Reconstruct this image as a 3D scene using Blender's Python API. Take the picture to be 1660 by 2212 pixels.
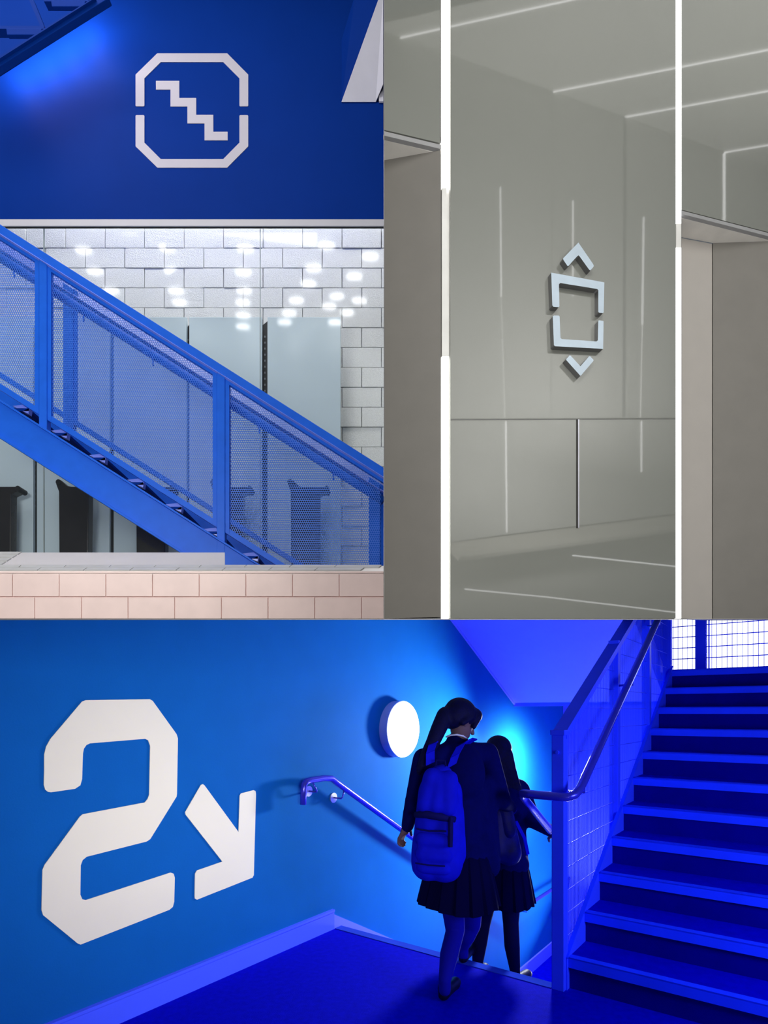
import bpy, bmesh, math, random
import numpy as np
from mathutils import Vector, Matrix
random.seed(7)
for o in list(bpy.data.objects): bpy.data.objects.remove(o)
S = bpy.context.scene
COL = S.collection

# ------------------------------------------------------------------ camera
F, PU, PV, CZ = 1305.0, 830.0, 1540.0, 1.55          # focal length and principal point for a 1660 x 2212 frame, eye height
cam = bpy.data.cameras.new('camera'); co = bpy.data.objects.new('camera', cam); COL.objects.link(co)
cam.sensor_fit = 'HORIZONTAL'; cam.sensor_width = 36; cam.lens = F / 1660 * 36
cam.shift_x = (830 - PU) / 1660; cam.shift_y = (PV - 1106) / 1660
cam.clip_start = 0.05; cam.clip_end = 100
co.location = (0, 0, CZ); co.rotation_euler = (math.pi / 2, 0, 0)
S.camera = co
# ------------------------------------------------------------------ world, exposure
w = bpy.data.worlds.new('world'); S.world = w; w.use_nodes = True
w.node_tree.nodes['Background'].inputs[0].default_value = (0.75, 0.85, 1, 1)
w.node_tree.nodes['Background'].inputs[1].default_value = 0.12
S.view_settings.view_transform = 'Standard'; S.view_settings.look = 'None'
S.view_settings.exposure = 0; S.view_settings.gamma = 1; S.view_settings.use_curve_mapping = False

NX, NY = 0.8085, -0.5885           # stair hall axes: N across (to the right), A along the flights
AX, AY = 0.5885, 0.8085
def H(n, a, z): return Vector((n * NX + a * AX, n * NY + a * AY, z))
def px(u, v, d): return Vector(((u - PU) / F * d, d, CZ + (PV - v) / F * d))
WN = -2.859                         # left wall of the stair hall
def onwall(u, v, off=0.0, N0=WN):
    k = (u - PU) / F; y = (N0 + off) / (NX * k + NY)
    return Vector((k * y, y, CZ + (PV - v) / F * y))
PD = Vector((0.9653, 0.2612, 0)); PN = Vector((0.2612, -0.9653, 0)); P0 = Vector((0, 4.0, 0))   # lift lobby wall
def onlift(u, v, off=0.0):
    k = (u - PU) / F; c = P0 + PN * off
    y = c.dot(PN) / (k * PN.x + PN.y)
    return Vector((k * y, y, CZ + (PV - v) / F * y))
def mirror(p):
    d = (p - P0).dot(PN); return p - PN * (2 * d)

# ------------------------------------------------------------------ lights
def area(name, loc, target, sx, sy, power, color):
    l = bpy.data.lights.new(name, 'AREA'); l.shape = 'RECTANGLE'; l.size = sx; l.size_y = sy; l.energy = power; l.color = color
    o = bpy.data.objects.new(name, l); COL.objects.link(o); o.location = loc
    o.rotation_euler = (Vector(target) - Vector(loc)).to_track_quat('-Z', 'Y').to_euler(); return o
def point(name, loc, r, power, color):
    l = bpy.data.lights.new(name, 'POINT'); l.energy = power; l.color = color; l.shadow_soft_size = r
    o = bpy.data.objects.new(name, l); COL.objects.link(o); o.location = loc; return o
WHITE = (1, .97, .93); BLUE = (.09, .13, 1)
# stair hall
l_ = area('hall_wall_fill', (.73, -.35, 1.38), (-.92, 3.15, 1.0), .9, .6, 14, (1, .96, .88)); l_.data.spread = .95  # added white fill from behind the camera, for the wall with the numeral
area('hall_side_fill', H(1.2, 2.75, 1.4), H(-1.0, 4.0, .5), .9, .6, 60, (.35, .42, 1))  # unseen blue fill, added for the stairs and the students
def spot(name, loc, target, r, power, color, ang):
    l = bpy.data.lights.new(name, 'SPOT'); l.energy = power; l.color = color; l.shadow_soft_size = r; l.spot_size = ang; l.spot_blend = .9
    o = bpy.data.objects.new(name, l); COL.objects.link(o); o.location = loc
    o.rotation_euler = (Vector(target) - Vector(loc)).to_track_quat('-Z', 'Y').to_euler(); return o
spot('lower_landing_lamp', H(-2.29, 6.35, 1.05), H(-2.859, 6.3, .72), .06, 300, (1, .96, .95), 2.95)
spot('stairwell_fill', H(-1.98, 5.48, 1.18), H(-2.859, 3.9, .6), .12, 500, (.9, .95, 1), 2.7)  # second source, added behind the post to spread light along the wall
area('lower_landing_fill', H(-1.9, 7.3, -1.2), H(-1.9, 5.6, 2), .8, .8, 62, (.8, .86, 1))  # added uplight without a fixture, brightens the soffit
area('upper_landing_fill', H(-.2, 7.2, 2.55), H(-.4, 4.2, .6), 1.2, .4, 26, (.35, .42, 1))  # added blue fill, lifts the top steps
# steel stair room
area('stair_room_fill', (-2.6, 3.3, 8.3), (-2.3, 5.0, 3.6), 3.5, 1.0, 90, (1, .97, .96))  # overhead fill, added out of view above the stair
area('front_fill', (-2.3, .3, 3.6), (-2.1, 4.2, 3.9), 2.4, .6, 97, (1, .97, .94))  # added frontal fill for the parapet and the stair
area('block_wall_fill', (-1.9, 5.84, 8.2), (-1.9, 6.25, 4.6), 3.8, .2, 235, (1, .975, .90))  # unseen source added behind the bulkhead to brighten the blocks
for u_, v_ in ((20, 118), (70, 87), (120, 56), (170, 25)): point('flight_lamp', px(u_, v_, 5.30), .07, 6.5, (1, .86, 1))
# lift lobby
area('lobby_fill', (.9, .5, 6.2), (2.5, 4.7, 4.8), 1.0, 2.4, 88, (1, .99, .95))  # added fill from above, out of view, for the grey panels
area('lobby_up_fill', (1.7, 1.0, 2.4), (1.9, 4.7, 5.6), 1.4, .5, 62, (1, .99, .96))  # uplight without a fixture, added for the lift soffits
area('lobby_ceiling_fill', (4.6, 3.0, 5.6), (4.8, 2.2, 10), 1.2, 1.0, 125, (1, .99, .97))  # added to lighten the ceiling that the right panel reflects
area('lobby_back_fill', (3.2, 3.0, 5.0), (4.0, .3, 7.6), 1.2, 2.0, 118, (1, .99, .97))  # added to light the opposite wall that the glass reflects

# ------------------------------------------------------------------ materials
def mat(name, col, rough=.5, metal=0.0, var=.06, scale=6.0, bump=0.0, bscale=80.0, ior=1.45, emit=None, spec=.5, coat=0.0):
    m = bpy.data.materials.new(name); m.use_nodes = True; nt = m.node_tree; b = nt.nodes['Principled BSDF']
    b.inputs['Roughness'].default_value = rough; b.inputs['Metallic'].default_value = metal
    b.inputs['IOR'].default_value = ior; b.inputs['Specular IOR Level'].default_value = spec
    b.inputs['Coat Weight'].default_value = coat
    tc = nt.nodes.new('ShaderNodeTexCoord')
    n = nt.nodes.new('ShaderNodeTexNoise'); n.inputs['Scale'].default_value = scale; n.inputs['Detail'].default_value = 5
    nt.links.new(tc.outputs['Object'], n.inputs['Vector'])
    r = nt.nodes.new('ShaderNodeValToRGB')
    r.color_ramp.elements[0].position = .3; r.color_ramp.elements[1].position = .7
    r.color_ramp.elements[0].color = tuple(c * (1 - var) for c in col) + (1,)
    r.color_ramp.elements[1].color = tuple(min(1, c * (1 + var)) for c in col) + (1,)
    nt.links.new(n.outputs['Fac'], r.inputs['Fac']); nt.links.new(r.outputs['Color'], b.inputs['Base Color'])
    if bump:
        n2 = nt.nodes.new('ShaderNodeTexNoise'); n2.inputs['Scale'].default_value = bscale; n2.inputs['Detail'].default_value = 6
        nt.links.new(tc.outputs['Object'], n2.inputs['Vector'])
        bp = nt.nodes.new('ShaderNodeBump'); bp.inputs['Strength'].default_value = bump; bp.inputs['Distance'].default_value = .01
        nt.links.new(n2.outputs['Fac'], bp.inputs['Height']); nt.links.new(bp.outputs['Normal'], b.inputs['Normal'])
    if emit:
        b.inputs['Emission Color'].default_value = tuple(emit[0]) + (1,); b.inputs['Emission Strength'].default_value = emit[1]
    return m
M = {}
M['hall_wall'] = mat('teal_blue_paint', (.004, .098, .36), .65, bump=.05, bscale=120, var=.03, spec=.02)
M['white_hall'] = mat('violet_blue_paint', (.12, .16, .92), .6, var=.02, spec=.1)
M['skirting'] = mat('light_blue_gloss', (.06, .11, .95), .4, var=.02, spec=.2)
M['hall_rail'] = mat('painted_steel_blue', (.03, .07, .95), .5, var=.03, spec=.06)
M['tube'] = mat('tube_steel_blue', (.06, .06, .62), .25, metal=.6, var=.03)
M['carpet'] = mat('blue_carpet', (.0, .001, .44), .9, bump=.4, bscale=400, var=.12, scale=30, spec=.03)
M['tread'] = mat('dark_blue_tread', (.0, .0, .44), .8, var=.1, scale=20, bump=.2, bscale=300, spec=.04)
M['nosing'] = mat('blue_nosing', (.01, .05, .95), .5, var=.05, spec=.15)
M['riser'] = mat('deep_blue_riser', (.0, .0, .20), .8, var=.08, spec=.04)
M['cream'] = mat('cream_paint', (.76, .71, .52), .6, var=.01)
M['lamp'] = mat('opal_lamp', (.9, .9, .9), .4, emit=((1, 1, 1), 3.0))
M['lamp_rim'] = mat('lamp_rim', (.25, .35, .8), .4)
M['rose'] = mat('satin_steel', (.75, .75, .85), .3, metal=.8)
M['window_glass'] = mat('daylit_glass', (.95, .97, 1), .3, emit=((.93, .97, 1), 2.2))
# stair room
M['blue'] = mat('royal_blue_paint', (.001, .030, .25), .65, var=.04, scale=2, bump=.03, bscale=150, spec=.05)
M['blue_steel'] = mat('royal_blue_steel', (.012, .12, .70), .4, var=.05, scale=10, spec=.15)
M['lit_blue_steel'] = mat('lit_royal_blue_steel', (.20, .28, .85), .3, var=.08)  # lighter copy of the blue steel, light painted into rails and treads
M['mesh'] = mat('blue_expanded_mesh', (.08, .26, .95), .45, var=.04)
M['lilac'] = mat('lilac_grey_vinyl', (.53, .51, .58), .6, var=.01)
M['trim_white'] = mat('white_trim', (.58, .58, .62), .5, var=.02)
M['black'] = mat('black_gap', (.012, .013, .016), .6)
M['block'] = mat('painted_block', (.80, .81, .82), .75, var=.05, scale=60, bump=.55, bscale=140)
M['mortar'] = mat('dark_mortar', (.34, .35, .36), .9, var=.3, scale=25)
M['pink'] = mat('pink_tile', (.76, .60, .56), .4, var=.04, scale=9)
M['grout'] = mat('rose_grout', (.70, .47, .44), .8)
M['grey_tile'] = mat('grey_tile', (.50, .50, .49), .4, var=.06, scale=12)
M['pale_grout'] = mat('pale_grout', (.82, .80, .78), .8)
M['plinth'] = mat('pale_plinth', (.58, .56, .57), .5, var=.03)
M['board'] = mat('pale_blue_glass_board', (.66, .78, .86), .15, var=.02, scale=1.5)
M['pedestal'] = mat('charcoal_pedestal', (.03, .028, .03), .25, var=.1)
M['duct'] = mat('white_boxing', (.70, .70, .78), .6, var=.03, bump=.1, bscale=200)
M['down'] = mat('downlight', (1, 1, 1), .4, emit=((1, 1, 1), 16.0))
def glass_mat():
    m = bpy.data.materials.new('clear_glazing'); m.use_nodes = True; nt = m.node_tree; nt.nodes.clear()
    out = nt.nodes.new('ShaderNodeOutputMaterial'); mx = nt.nodes.new('ShaderNodeMixShader'); t = nt.nodes.new('ShaderNodeBsdfTransparent')
    g = nt.nodes.new('ShaderNodeBsdfGlossy'); g.inputs['Roughness'].default_value = .05
    t.inputs[0].default_value = (.96, .975, .97, 1)
    mx.inputs[0].default_value = .034
    nt.links.new(t.outputs[0], mx.inputs[1]); nt.links.new(g.outputs[0], mx.inputs[2]); nt.links.new(mx.outputs[0], out.inputs[0]); return m
M['glass'] = glass_mat()
# lobby
M['lacquer'] = mat('grey_back_painted_glass', (.215, .222, .198), .025, ior=2.2, var=.02, scale=1.0, bump=.006, bscale=1.6)
M['lobby_wall'] = mat('lobby_pale_grey', (.62, .62, .60), .6, var=.02)
M['lift_grey'] = mat('lift_surround_grey', (.205, .193, .175), .55, var=.03)
M['partition'] = mat('partition_grey', (.24, .24, .24), .7)
M['lip'] = mat('pale_lip', (.33, .33, .335), .5)
M['soffit'] = mat('lobby_soffit', (.78, .75, .70), .6)
M['led'] = mat('led_diffuser', (1, 1, 1), .4, emit=((1, .99, .95), 3.0))
M['led_cool'] = mat('led_diffuser_cool', (1, 1, 1), .4, emit=((.97, .98, 1), 3.0))
M['led_off'] = mat('unlit_diffuser', (.78, .77, .74), .4, emit=((1, .98, .92), .02))
M['led_dim'] = mat('dim_line', (1, 1, 1), .5, emit=((1, 1, 1), .95))
M['led_line'] = mat('bright_line', (1, 1, 1), .5, emit=((1, 1, 1), 1.6))
M['silver'] = mat('pale_silver_face', (.56, .66, .76), .3, metal=.25, var=.05, scale=8)
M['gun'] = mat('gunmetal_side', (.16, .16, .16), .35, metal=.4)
M['dark_gap_and_reflection'] = mat('dark_gap_and_reflection', (.02, .018, .016), .5)  # dark of the lobby gaps, and of the reflected slit on the panel
# people
M['skin'] = mat('skin', (.12, .07, .08), .6, var=.04, spec=.2)
M['hair'] = mat('dark_hair', (.001, .001, .03), .7, var=.3, scale=40, bump=.3, bscale=60, spec=.15)
M['navy'] = mat('navy_wool', (.001, .002, .062), .9, var=.1, scale=30, spec=.05)
M['skirt'] = mat('dark_navy_skirt', (.001, .001, .026), .9, var=.1, spec=.05)
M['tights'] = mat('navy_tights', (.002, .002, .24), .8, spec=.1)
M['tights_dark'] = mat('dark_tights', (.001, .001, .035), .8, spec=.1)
M['shoe'] = mat('black_shoe', (.002, .002, .02), .5, spec=.2)
M['pack'] = mat('blue_pack', (.002, .004, .46), .8, var=.1, scale=15, spec=.08)
M['pack_dark'] = mat('dark_pack_trim', (.002, .002, .07), .8, spec=.1)
M['bag'] = mat('navy_bag', (.003, .004, .12), .5, var=.4, scale=14, bump=.4, bscale=30, spec=.2)
M['shirt'] = mat('white_shirt', (.6, .62, .75), .7)

# ------------------------------------------------------------------ mesh building
SLOPE_LO, SLOPE_HI = (PV - 1338.1) / F, (PV - 1336.9) / F      # the two faces of the sloping slab between the rooms
class MB:
    def __init__(s): s.v = []; s.f = []; s.m = []
    def add(s, vs, fs, mi=0):
        k = len(s.v); s.v += [tuple(p) for p in vs]; s.f += [tuple(i + k for i in f) for f in fs]; s.m += [mi] * len(fs); return s
    def hexa(s, p, mi=0):           # 8 corners: bottom loop, top loop
        return s.add(p, [(3, 2, 1, 0), (4, 5, 6, 7), (0, 1, 5, 4), (1, 2, 6, 5), (2, 3, 7, 6), (3, 0, 4, 7)], mi)
    def box(s, a, b, mi=0):
        x0, y0, z0 = a; x1, y1, z1 = b
        return s.hexa([(x0, y0, z0), (x1, y0, z0), (x1, y1, z0), (x0, y1, z0), (x0, y0, z1), (x1, y0, z1), (x1, y1, z1), (x0, y1, z1)], mi)
    def hbox(s, n0, n1, a0, a1, z0, z1, mi=0):   # box on the stair hall's axes
        return s.hexa([H(n0, a0, z0), H(n1, a0, z0), H(n1, a1, z0), H(n0, a1, z0), H(n0, a0, z1), H(n1, a0, z1), H(n1, a1, z1), H(n0, a1, z1)], mi)
    def prism(s, pts, vec, mi=0, ms=None):       # polygon (front) extruded by vec
        n = len(pts); vec = Vector(vec); q = [Vector(p) for p in pts]
        vs = q + [p + vec for p in q]
        s.add(vs, [tuple(range(n)), tuple(range(2 * n - 1, n - 1, -1))], mi)
        k = len(s.v) - 2 * n
        s.f += [(k + i, k + n + i, k + n + (i + 1) % n, k + (i + 1) % n) for i in range(n)]
        s.m += [mi if ms is None else ms] * n; return s
    def flat(s, uv, d, t, mi=0, ms=None):        # frontal piece: outline at depth d, thickness t going back
        return s.prism([px(u, v, d) for u, v in uv], (0, t, 0), mi, ms)
    def tube(s, path, r, n=12, mi=0, caps=True):
        P = [Vector(p) for p in path]; up = Vector((0, 0, 1)); rings = []; prev = None
        for i, p in enumerate(P):
            t = (P[min(i + 1, len(P) - 1)] - P[max(i - 1, 0)]).normalized()
            if prev is None:
                a = t.cross(up)
                if a.length < 1e-3: a = t.cross(Vector((1, 0, 0)))
            else: a = prev - t * prev.dot(t)
            a.normalize(); b = t.cross(a); prev = a
            rr = r[i] if isinstance(r, (list, tuple)) else r
            rings.append([p + (a * math.cos(2 * math.pi * j / n) + b * math.sin(2 * math.pi * j / n)) * rr for j in range(n)])
        vs = [q for R_ in rings for q in R_]; fs = []
        for i in range(len(P) - 1):
            for j in range(n): fs.append((i * n + j, i * n + (j + 1) % n, (i + 1) * n + (j + 1) % n, (i + 1) * n + j))
        if caps: fs += [tuple(range(n - 1, -1, -1)), tuple(range((len(P) - 1) * n, len(P) * n))]
        return s.add(vs, fs, mi)
    def disc(s, c, axis, r, t, n=40, mi=0, bev=0.0, mi_front=None, sx=1.0):   # cylinder from c along axis by t
        ax = Vector(axis).normalized(); a = ax.cross(Vector((0, 0, 1)))
        if a.length < 1e-3: a = Vector((1, 0, 0))
        a.normalize(); b = ax.cross(a); prof = [(0, r), (t - bev, r), (t, r - bev)] if bev else [(0, r), (t, r)]
        vs = []; fs = []
        for h, rr in prof:
            for j in range(n): vs.append(Vector(c) + ax * h + (a * math.cos(2 * math.pi * j / n) * sx + b * math.sin(2 * math.pi * j / n)) * rr)
        for i in range(len(prof) - 1):
            for j in range(n): fs.append((i * n + j, i * n + (j + 1) % n, (i + 1) * n + (j + 1) % n, (i + 1) * n + j))
        k = len(prof) - 1
        s.add(vs, fs + [tuple(range(n - 1, -1, -1))], mi); kk = len(s.v) - len(vs)
        s.f.append(tuple(kk + k * n + j for j in range(n))); s.m.append(mi if mi_front is None else mi_front); return s
    def build(s, name, mats, parent=None, clip=False, smooth=False, bevel=0.0):
        me = bpy.data.meshes.new(name); me.from_pydata(s.v, [], s.f)
        if not isinstance(mats, (list, tuple)): mats = [mats]
        for m in mats: me.materials.append(m)
        me.polygons.foreach_set('material_index', s.m)
        bm = bmesh.new(); bm.from_mesh(me)
        if clip:
            g = bm.verts[:] + bm.edges[:] + bm.faces[:]
            r = bmesh.ops.bisect_plane(bm, geom=g, dist=1e-5, plane_co=(0, 0, CZ - .003), plane_no=Vector((0, -SLOPE_LO, 1)).normalized(), clear_outer=True)
            ed = [e for e in bm.edges if e.is_boundary]
            if ed: bmesh.ops.holes_fill(bm, edges=ed, sides=0)
        bmesh.ops.recalc_face_normals(bm, faces=bm.faces)
        if bevel:
            bmesh.ops.bevel(bm, geom=[e for e in bm.edges if len(e.link_faces) == 2 and e.calc_face_angle() > .6], offset=bevel, segments=2, affect='EDGES', profile=.6)
        for f in bm.faces: f.smooth = smooth
        bm.to_mesh(me); bm.free()
        return link(name, me, parent)
def link(name, me, parent=None):
    o = bpy.data.objects.new(name, me); COL.objects.link(o)
    if parent is not None:
        o.parent = parent
        loc = parent.location if parent.parent is None else parent.parent.location
        if parent.type == 'EMPTY': o.matrix_parent_inverse = Matrix.Translation(-parent.location)
    return o
def tag(o, label, cat, group=None):
    o['label'] = label; o['category'] = cat
    if group: o['group'] = group
    return o
def thing(name, label, cat, loc, group=None):
    o = bpy.data.objects.new(name, None); COL.objects.link(o); o.location = loc; o.empty_display_size = .1
    return tag(o, label, cat, group)
def struct(o): o['kind'] = 'structure'; return o
def stuff(o): o['kind'] = 'stuff'; return o

# ================================================================== THE PARTITIONS between the three rooms
b = MB()
def slab(x0, x1, y0, y1):
    s0 = SLOPE_LO; s1 = SLOPE_HI
    if y1 < 0: s0, s1 = s1, s0
    b.hexa([(x0, y0, CZ + s0 * y0), (x1, y0, CZ + s0 * y0), (x1, y1, CZ + s0 * y1), (x0, y1, CZ + s0 * y1),
            (x0, y0, CZ + s1 * y0), (x1, y0, CZ + s1 * y0), (x1, y1, CZ + s1 * y1), (x0, y1, CZ + s1 * y1)])
slab(-6, 9, 1.0, 9.5); slab(-6, 9, -3.5, -.15)
struct(b.build('ceiling', M['partition']))
k = .6 / F; z0 = CZ + .02
b = MB()
def upright(y0, y1, z1):
    b.hexa([(-k * y0, y0, CZ + SLOPE_HI * y0), (k * y0, y0, CZ + SLOPE_HI * y0), (k * y1, y1, CZ + SLOPE_HI * y1), (-k * y1, y1, CZ + SLOPE_HI * y1),
            (-k * y0, y0, z1), (k * y0, y0, z1), (k * y1, y1, z1), (-k * y1, y1, z1)])
upright(1.7, 6.6, 11.2)
struct(b.build('wall_dividing', M['partition']))

# ================================================================== STEEL STAIR ROOM (upper left)
DB, DG, DBD, DP, DW = 5.5, 5.525, 5.95, 5.75, 6.25
DF, DK = 4.2, 4.9
SL = .634
# --- block wall
b = MB(); b.flat([(-120, -150), (835, -150), (835, 1330), (-120, 1330)], DW + .012, .15)
wb = struct(b.build('wall_back', M['mortar']))
rows = [493 + 42.95 * i for i in range(17)]
for i, v in enumerate(rows):
    off = 56 if i % 2 == 0 else 98.6
    for j in range(-3, 10):
        u0, u1 = off + 85.4 * j, off + 85.4 * (j + 1)
        if u1 < -60 or u0 > 832: continue
        if i >= 5 and u1 < 705: continue
        u1 = min(u1, 834); g = .75 + .25 * random.random(); jt = random.uniform(-.004, .003)
        q = MB(); w_ = px(u0 + g, v + g, DW)
        a, c = (u0 + g, v + g), (u1 - g, v + 42.95 - g)
        q.flat([(a[0], a[1]), (c[0], a[1]), (c[0], c[1]), (a[0], c[1])], DW + jt, .03)
        q.build('block', M['block'], wb, bevel=.0025)
# --- blue bulkhead wall and trim
b = MB(); b.flat([(-140, -90), (829.2, -90), (829.2, 473), (-140, 473)], DB, .08)
struct(b.build('wall_upper', M['blue']))
b = MB(); b.flat([(-140, 473.5), (829.2, 473.5), (829.2, 488), (-140, 488)], DB - .012, .012)
struct(b.build('trim_1', M['trim_white'], bevel=.002))
b = MB(); b.flat([(-140, 487), (829.2, 487), (829.2, 491.5), (-140, 491.5)], DB + .002, .012)
struct(b.build('trim_2', M['black']))
# --- stairs pictogram
sg = thing('stairs_sign', 'lilac-grey octagonal stairs pictogram on the royal blue upper wall', 'sign', px(415, 238, DB))
up = [(293, 228), (293, 161), (340, 115), (491, 115), (536.5, 161), (536.5, 228), (535, 229.5), (519, 229.5), (517.5, 228), (517.5, 169), (482.5, 134), (347.5, 134), (312, 169), (312, 228), (310.5, 229.5), (294.5, 229.5)]
lo = [(293, 250), (294.5, 248.5), (310.5, 248.5), (312, 250), (312, 308), (347.5, 343.5), (482.5, 343.5), (517.5, 308), (517.5, 250), (519, 248.5), (535, 248.5), (536.5, 250), (536.5, 316), (491, 362), (340, 362), (293, 316)]
zz = [(337, 174.5), (387.5, 174.5), (387.5, 211.5), (424, 211.5), (424, 248), (461, 248), (461, 284.5), (492, 284.5), (492, 303), (442, 303), (442, 266.5), (405, 266.5), (405, 230), (368.5, 230), (368.5, 193.5), (337, 193.5)]
for nm, p in (('upper_bracket', up), ('lower_bracket', lo), ('stepped_line', zz)):
    MB().flat(p, DB - .004, .004).build(nm, M['lilac'], sg)
# --- glazing
win = None
for i, (u0, u1) in enumerate(((-140, 93.6), (94.6, 561.6), (562.6, 829.2))):
    b = MB(); b.flat([(u0, 489), (u1, 489), (u1, 1250), (u0, 1250)], DG, .012)
    if i == 0: win = struct(b.build('window_1', M['glass']))
    else: b.build('glass_pane', M['glass'], win)
b = MB()
for u in (94.1, 562.1): b.flat([(u - .7, 489), (u + .7, 489), (u + .7, 1250), (u - .7, 1250)], DG - .002, .016)
b.build('pane_joint', mat('glass_edge', (.35, .42, .43), .3), win)
# --- glass boards and the dark slots between them
bd = [(-95, 71.5), (79.5, 236.5), (245.5, 403), (409, 566), (578, 736)]
lab = ['pale blue glass board at far left, cut by the frame edge', 'pale blue glass board seen low at left, beside the leftmost black slot',
       'pale blue glass board behind the mesh left of the tall steel post', 'pale blue glass board left of the widest black slot, above the handrail', 'pale blue glass board at right, next to the bare white blocks']
for (u0, u1), l in zip(bd, lab):
    o = MB().flat([(u0, 685), (u1, 685), (u1, 1260), (u0, 1260)], DBD, .04).build('glass_board', M['board'], bevel=.003)
    tag(o, l, 'board', 'glass boards on the block wall')
SLOT = mat('slot_grey', (.2, .22, .24), .4)
sl = ['black slotted upright at far left below the stair stringer', 'black slotted upright behind the middle of the first mesh panel', 'thin black slotted upright rising left of the handrail middle', 'widest black slotted upright, between the two right glass boards']
for (u0, u1, v0), l in zip(((71.5, 79.5, 900), (236.5, 245.5, 722), (403, 409, 710), (567, 578, 703)), sl):
    r = thing('slotted_upright', l, 'upright', px((u0 + u1) / 2, 1250, DBD), 'black uprights between the boards')
    ch_ = MB().flat([(u0, v0), (u1, v0 - 9), (u1, 1255), (u0, 1255)], DBD + .045, .04).build('channel', M['black'], r)
    q = MB()
    for kx in range(14):
        v = v0 + 22 + kx * 13
        if v > 1180: break
        q.flat([((u0 + u1) / 2 - 1.2, v), ((u0 + u1) / 2 + 1.2, v), ((u0 + u1) / 2 + 1.2, v + 4), ((u0 + u1) / 2 - 1.2, v + 4)], DBD + .042, .004)
    if q.v: stuff(q.build('slot', SLOT, ch_))
# --- dark pedestals with flared ears
ped = [(621, 1039), (624, 1035.5), (629, 1035), (634, 1038), (646, 1049), (656, 1051), (700, 1051), (707, 1050), (711, 1054), (709, 1059), (692, 1067), (690, 1250), (629, 1250), (628, 1062), (622, 1046)]
pl = ['charcoal pedestal with flared ears at right behind the mesh', 'charcoal pedestal with flared ears partly behind the second steel post', 'charcoal pedestal under the stringer, third from the right', 'charcoal pedestal with round-ended ear in the glass under the stringer', 'charcoal pedestal cut by the left frame edge']
for i in range(5):
    r = thing('pedestal', pl[i], 'pedestal', px(660 - 167 * i, 1250, DP), 'charcoal pedestals behind the glass')
    bo_ = MB().flat([(u - 167 * i, v) for u, v in ped], DP, .1).build('body', M['pedestal'], r, bevel=.008)
    for u, v in ((627, 1041), (706, 1055)):
        MB().disc(px(u - 167 * i, v, DP - .004), (0, 1, 0), .026, .12, 16).build('ear_end', M['black'], bo_)
# --- tiled parapet
def zat(v, d): return CZ + (PV - v) / F * d
D0 = 3.4
b = MB(); b.flat([(-40, 1237), (829.2, 1237), (829.2, 1336), (-40, 1336)], D0 + .006, .016)
fw = struct(b.build('wall_front', M['grout']))
j1 = [-74 + 100.9 * i for i in range(10)]; j2 = [-26 + 100.9 * i for i in range(10)]
for vs, js in (((1239.5, 1288.2), j1), ((1290.2, 1336.2), j2)):
    for i in range(len(js)):
        u0, u1 = js[i] + .8, js[i] + 100.1
        if u1 < -30 or u0 > 829: continue
        u1 = min(u1, 829)
        MB().flat([(u0, vs[0]), (u1, vs[0]), (u1, vs[1]), (u0, vs[1])], D0 + random.uniform(-.0006, .0006), .012).build('tile', M['pink'], fw, bevel=.0012)
MB().flat([(-30, 1233.8), (829, 1233.8), (829, 1238.4), (-30, 1238.4)], D0 - .002, .02).build('edge_trim', M['pink'], fw, bevel=.003)
# sloping coping of two rows of grey tiles, and the pale plinth above it
Da, Db, Dc = 3.4, 3.455, 3.51
za, zb_, zc = zat(1233.6, Da), zat(1228.4, Db), zat(1222.3, Dc)
def slope_pt(u, t, lo=(Da, za), hi=(Dc, zc)):
    d = lo[0] + (hi[0] - lo[0]) * t; z = lo[1] + (hi[1] - lo[1]) * t; return Vector(((u - PU) / F * d, d, z))
b = MB(); b.prism([slope_pt(-30, 0), slope_pt(829, 0), slope_pt(829, 1), slope_pt(-30, 1)], (0, .008, -.03))
cp = struct(b.build('trim_3', M['pale_grout']))
for t0, t1, js, sk in ((.02, .47, [-18 + 99.8 * i for i in range(9)], 8), (.52, .98, [-56 + 97.3 * i for i in range(10)], 6)):
    for i in range(len(js) - 1):
        u0, u1 = js[i] + 1, js[i + 1] - 1
        if u0 > 829 or u1 < -30: continue
        qd = [slope_pt(u0, t0), slope_pt(min(u1, 828), t0), slope_pt(min(u1 + sk, 828), t1), slope_pt(u0 + sk, t1)]
        MB().prism([p + Vector((0, -.003, .006)) for p in qd], (0, .004, -.008)).build('coping_tile', M['grey_tile'], cp)
De = 3.78; ze = zat(1193.5, De)
def pl_pt(u, t): return slope_pt(u, t, (Dc, zc), (De, ze))
b = MB(); b.prism([pl_pt(-30, 0), pl_pt(486, 0), pl_pt(486, 1), pl_pt(-30, 1)], (0, .01, -.2))
pln = struct(b.build('trim_4', M['plinth']))
for t0, t1 in ((.03, .24), (.28, .5), (.55, .75), (.8, .98)):
    e0, e1 = 2 + 46 * t0, 2 + 46 * t1
    MB().prism([p + Vector((0, -.003, .006)) for p in (pl_pt(-28, t0), pl_pt(e0, t0), pl_pt(e1, t1), pl_pt(-28, t1))], (0, .004, -.008)).build('plinth_tile', M['grey_tile'], pln)
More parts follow.
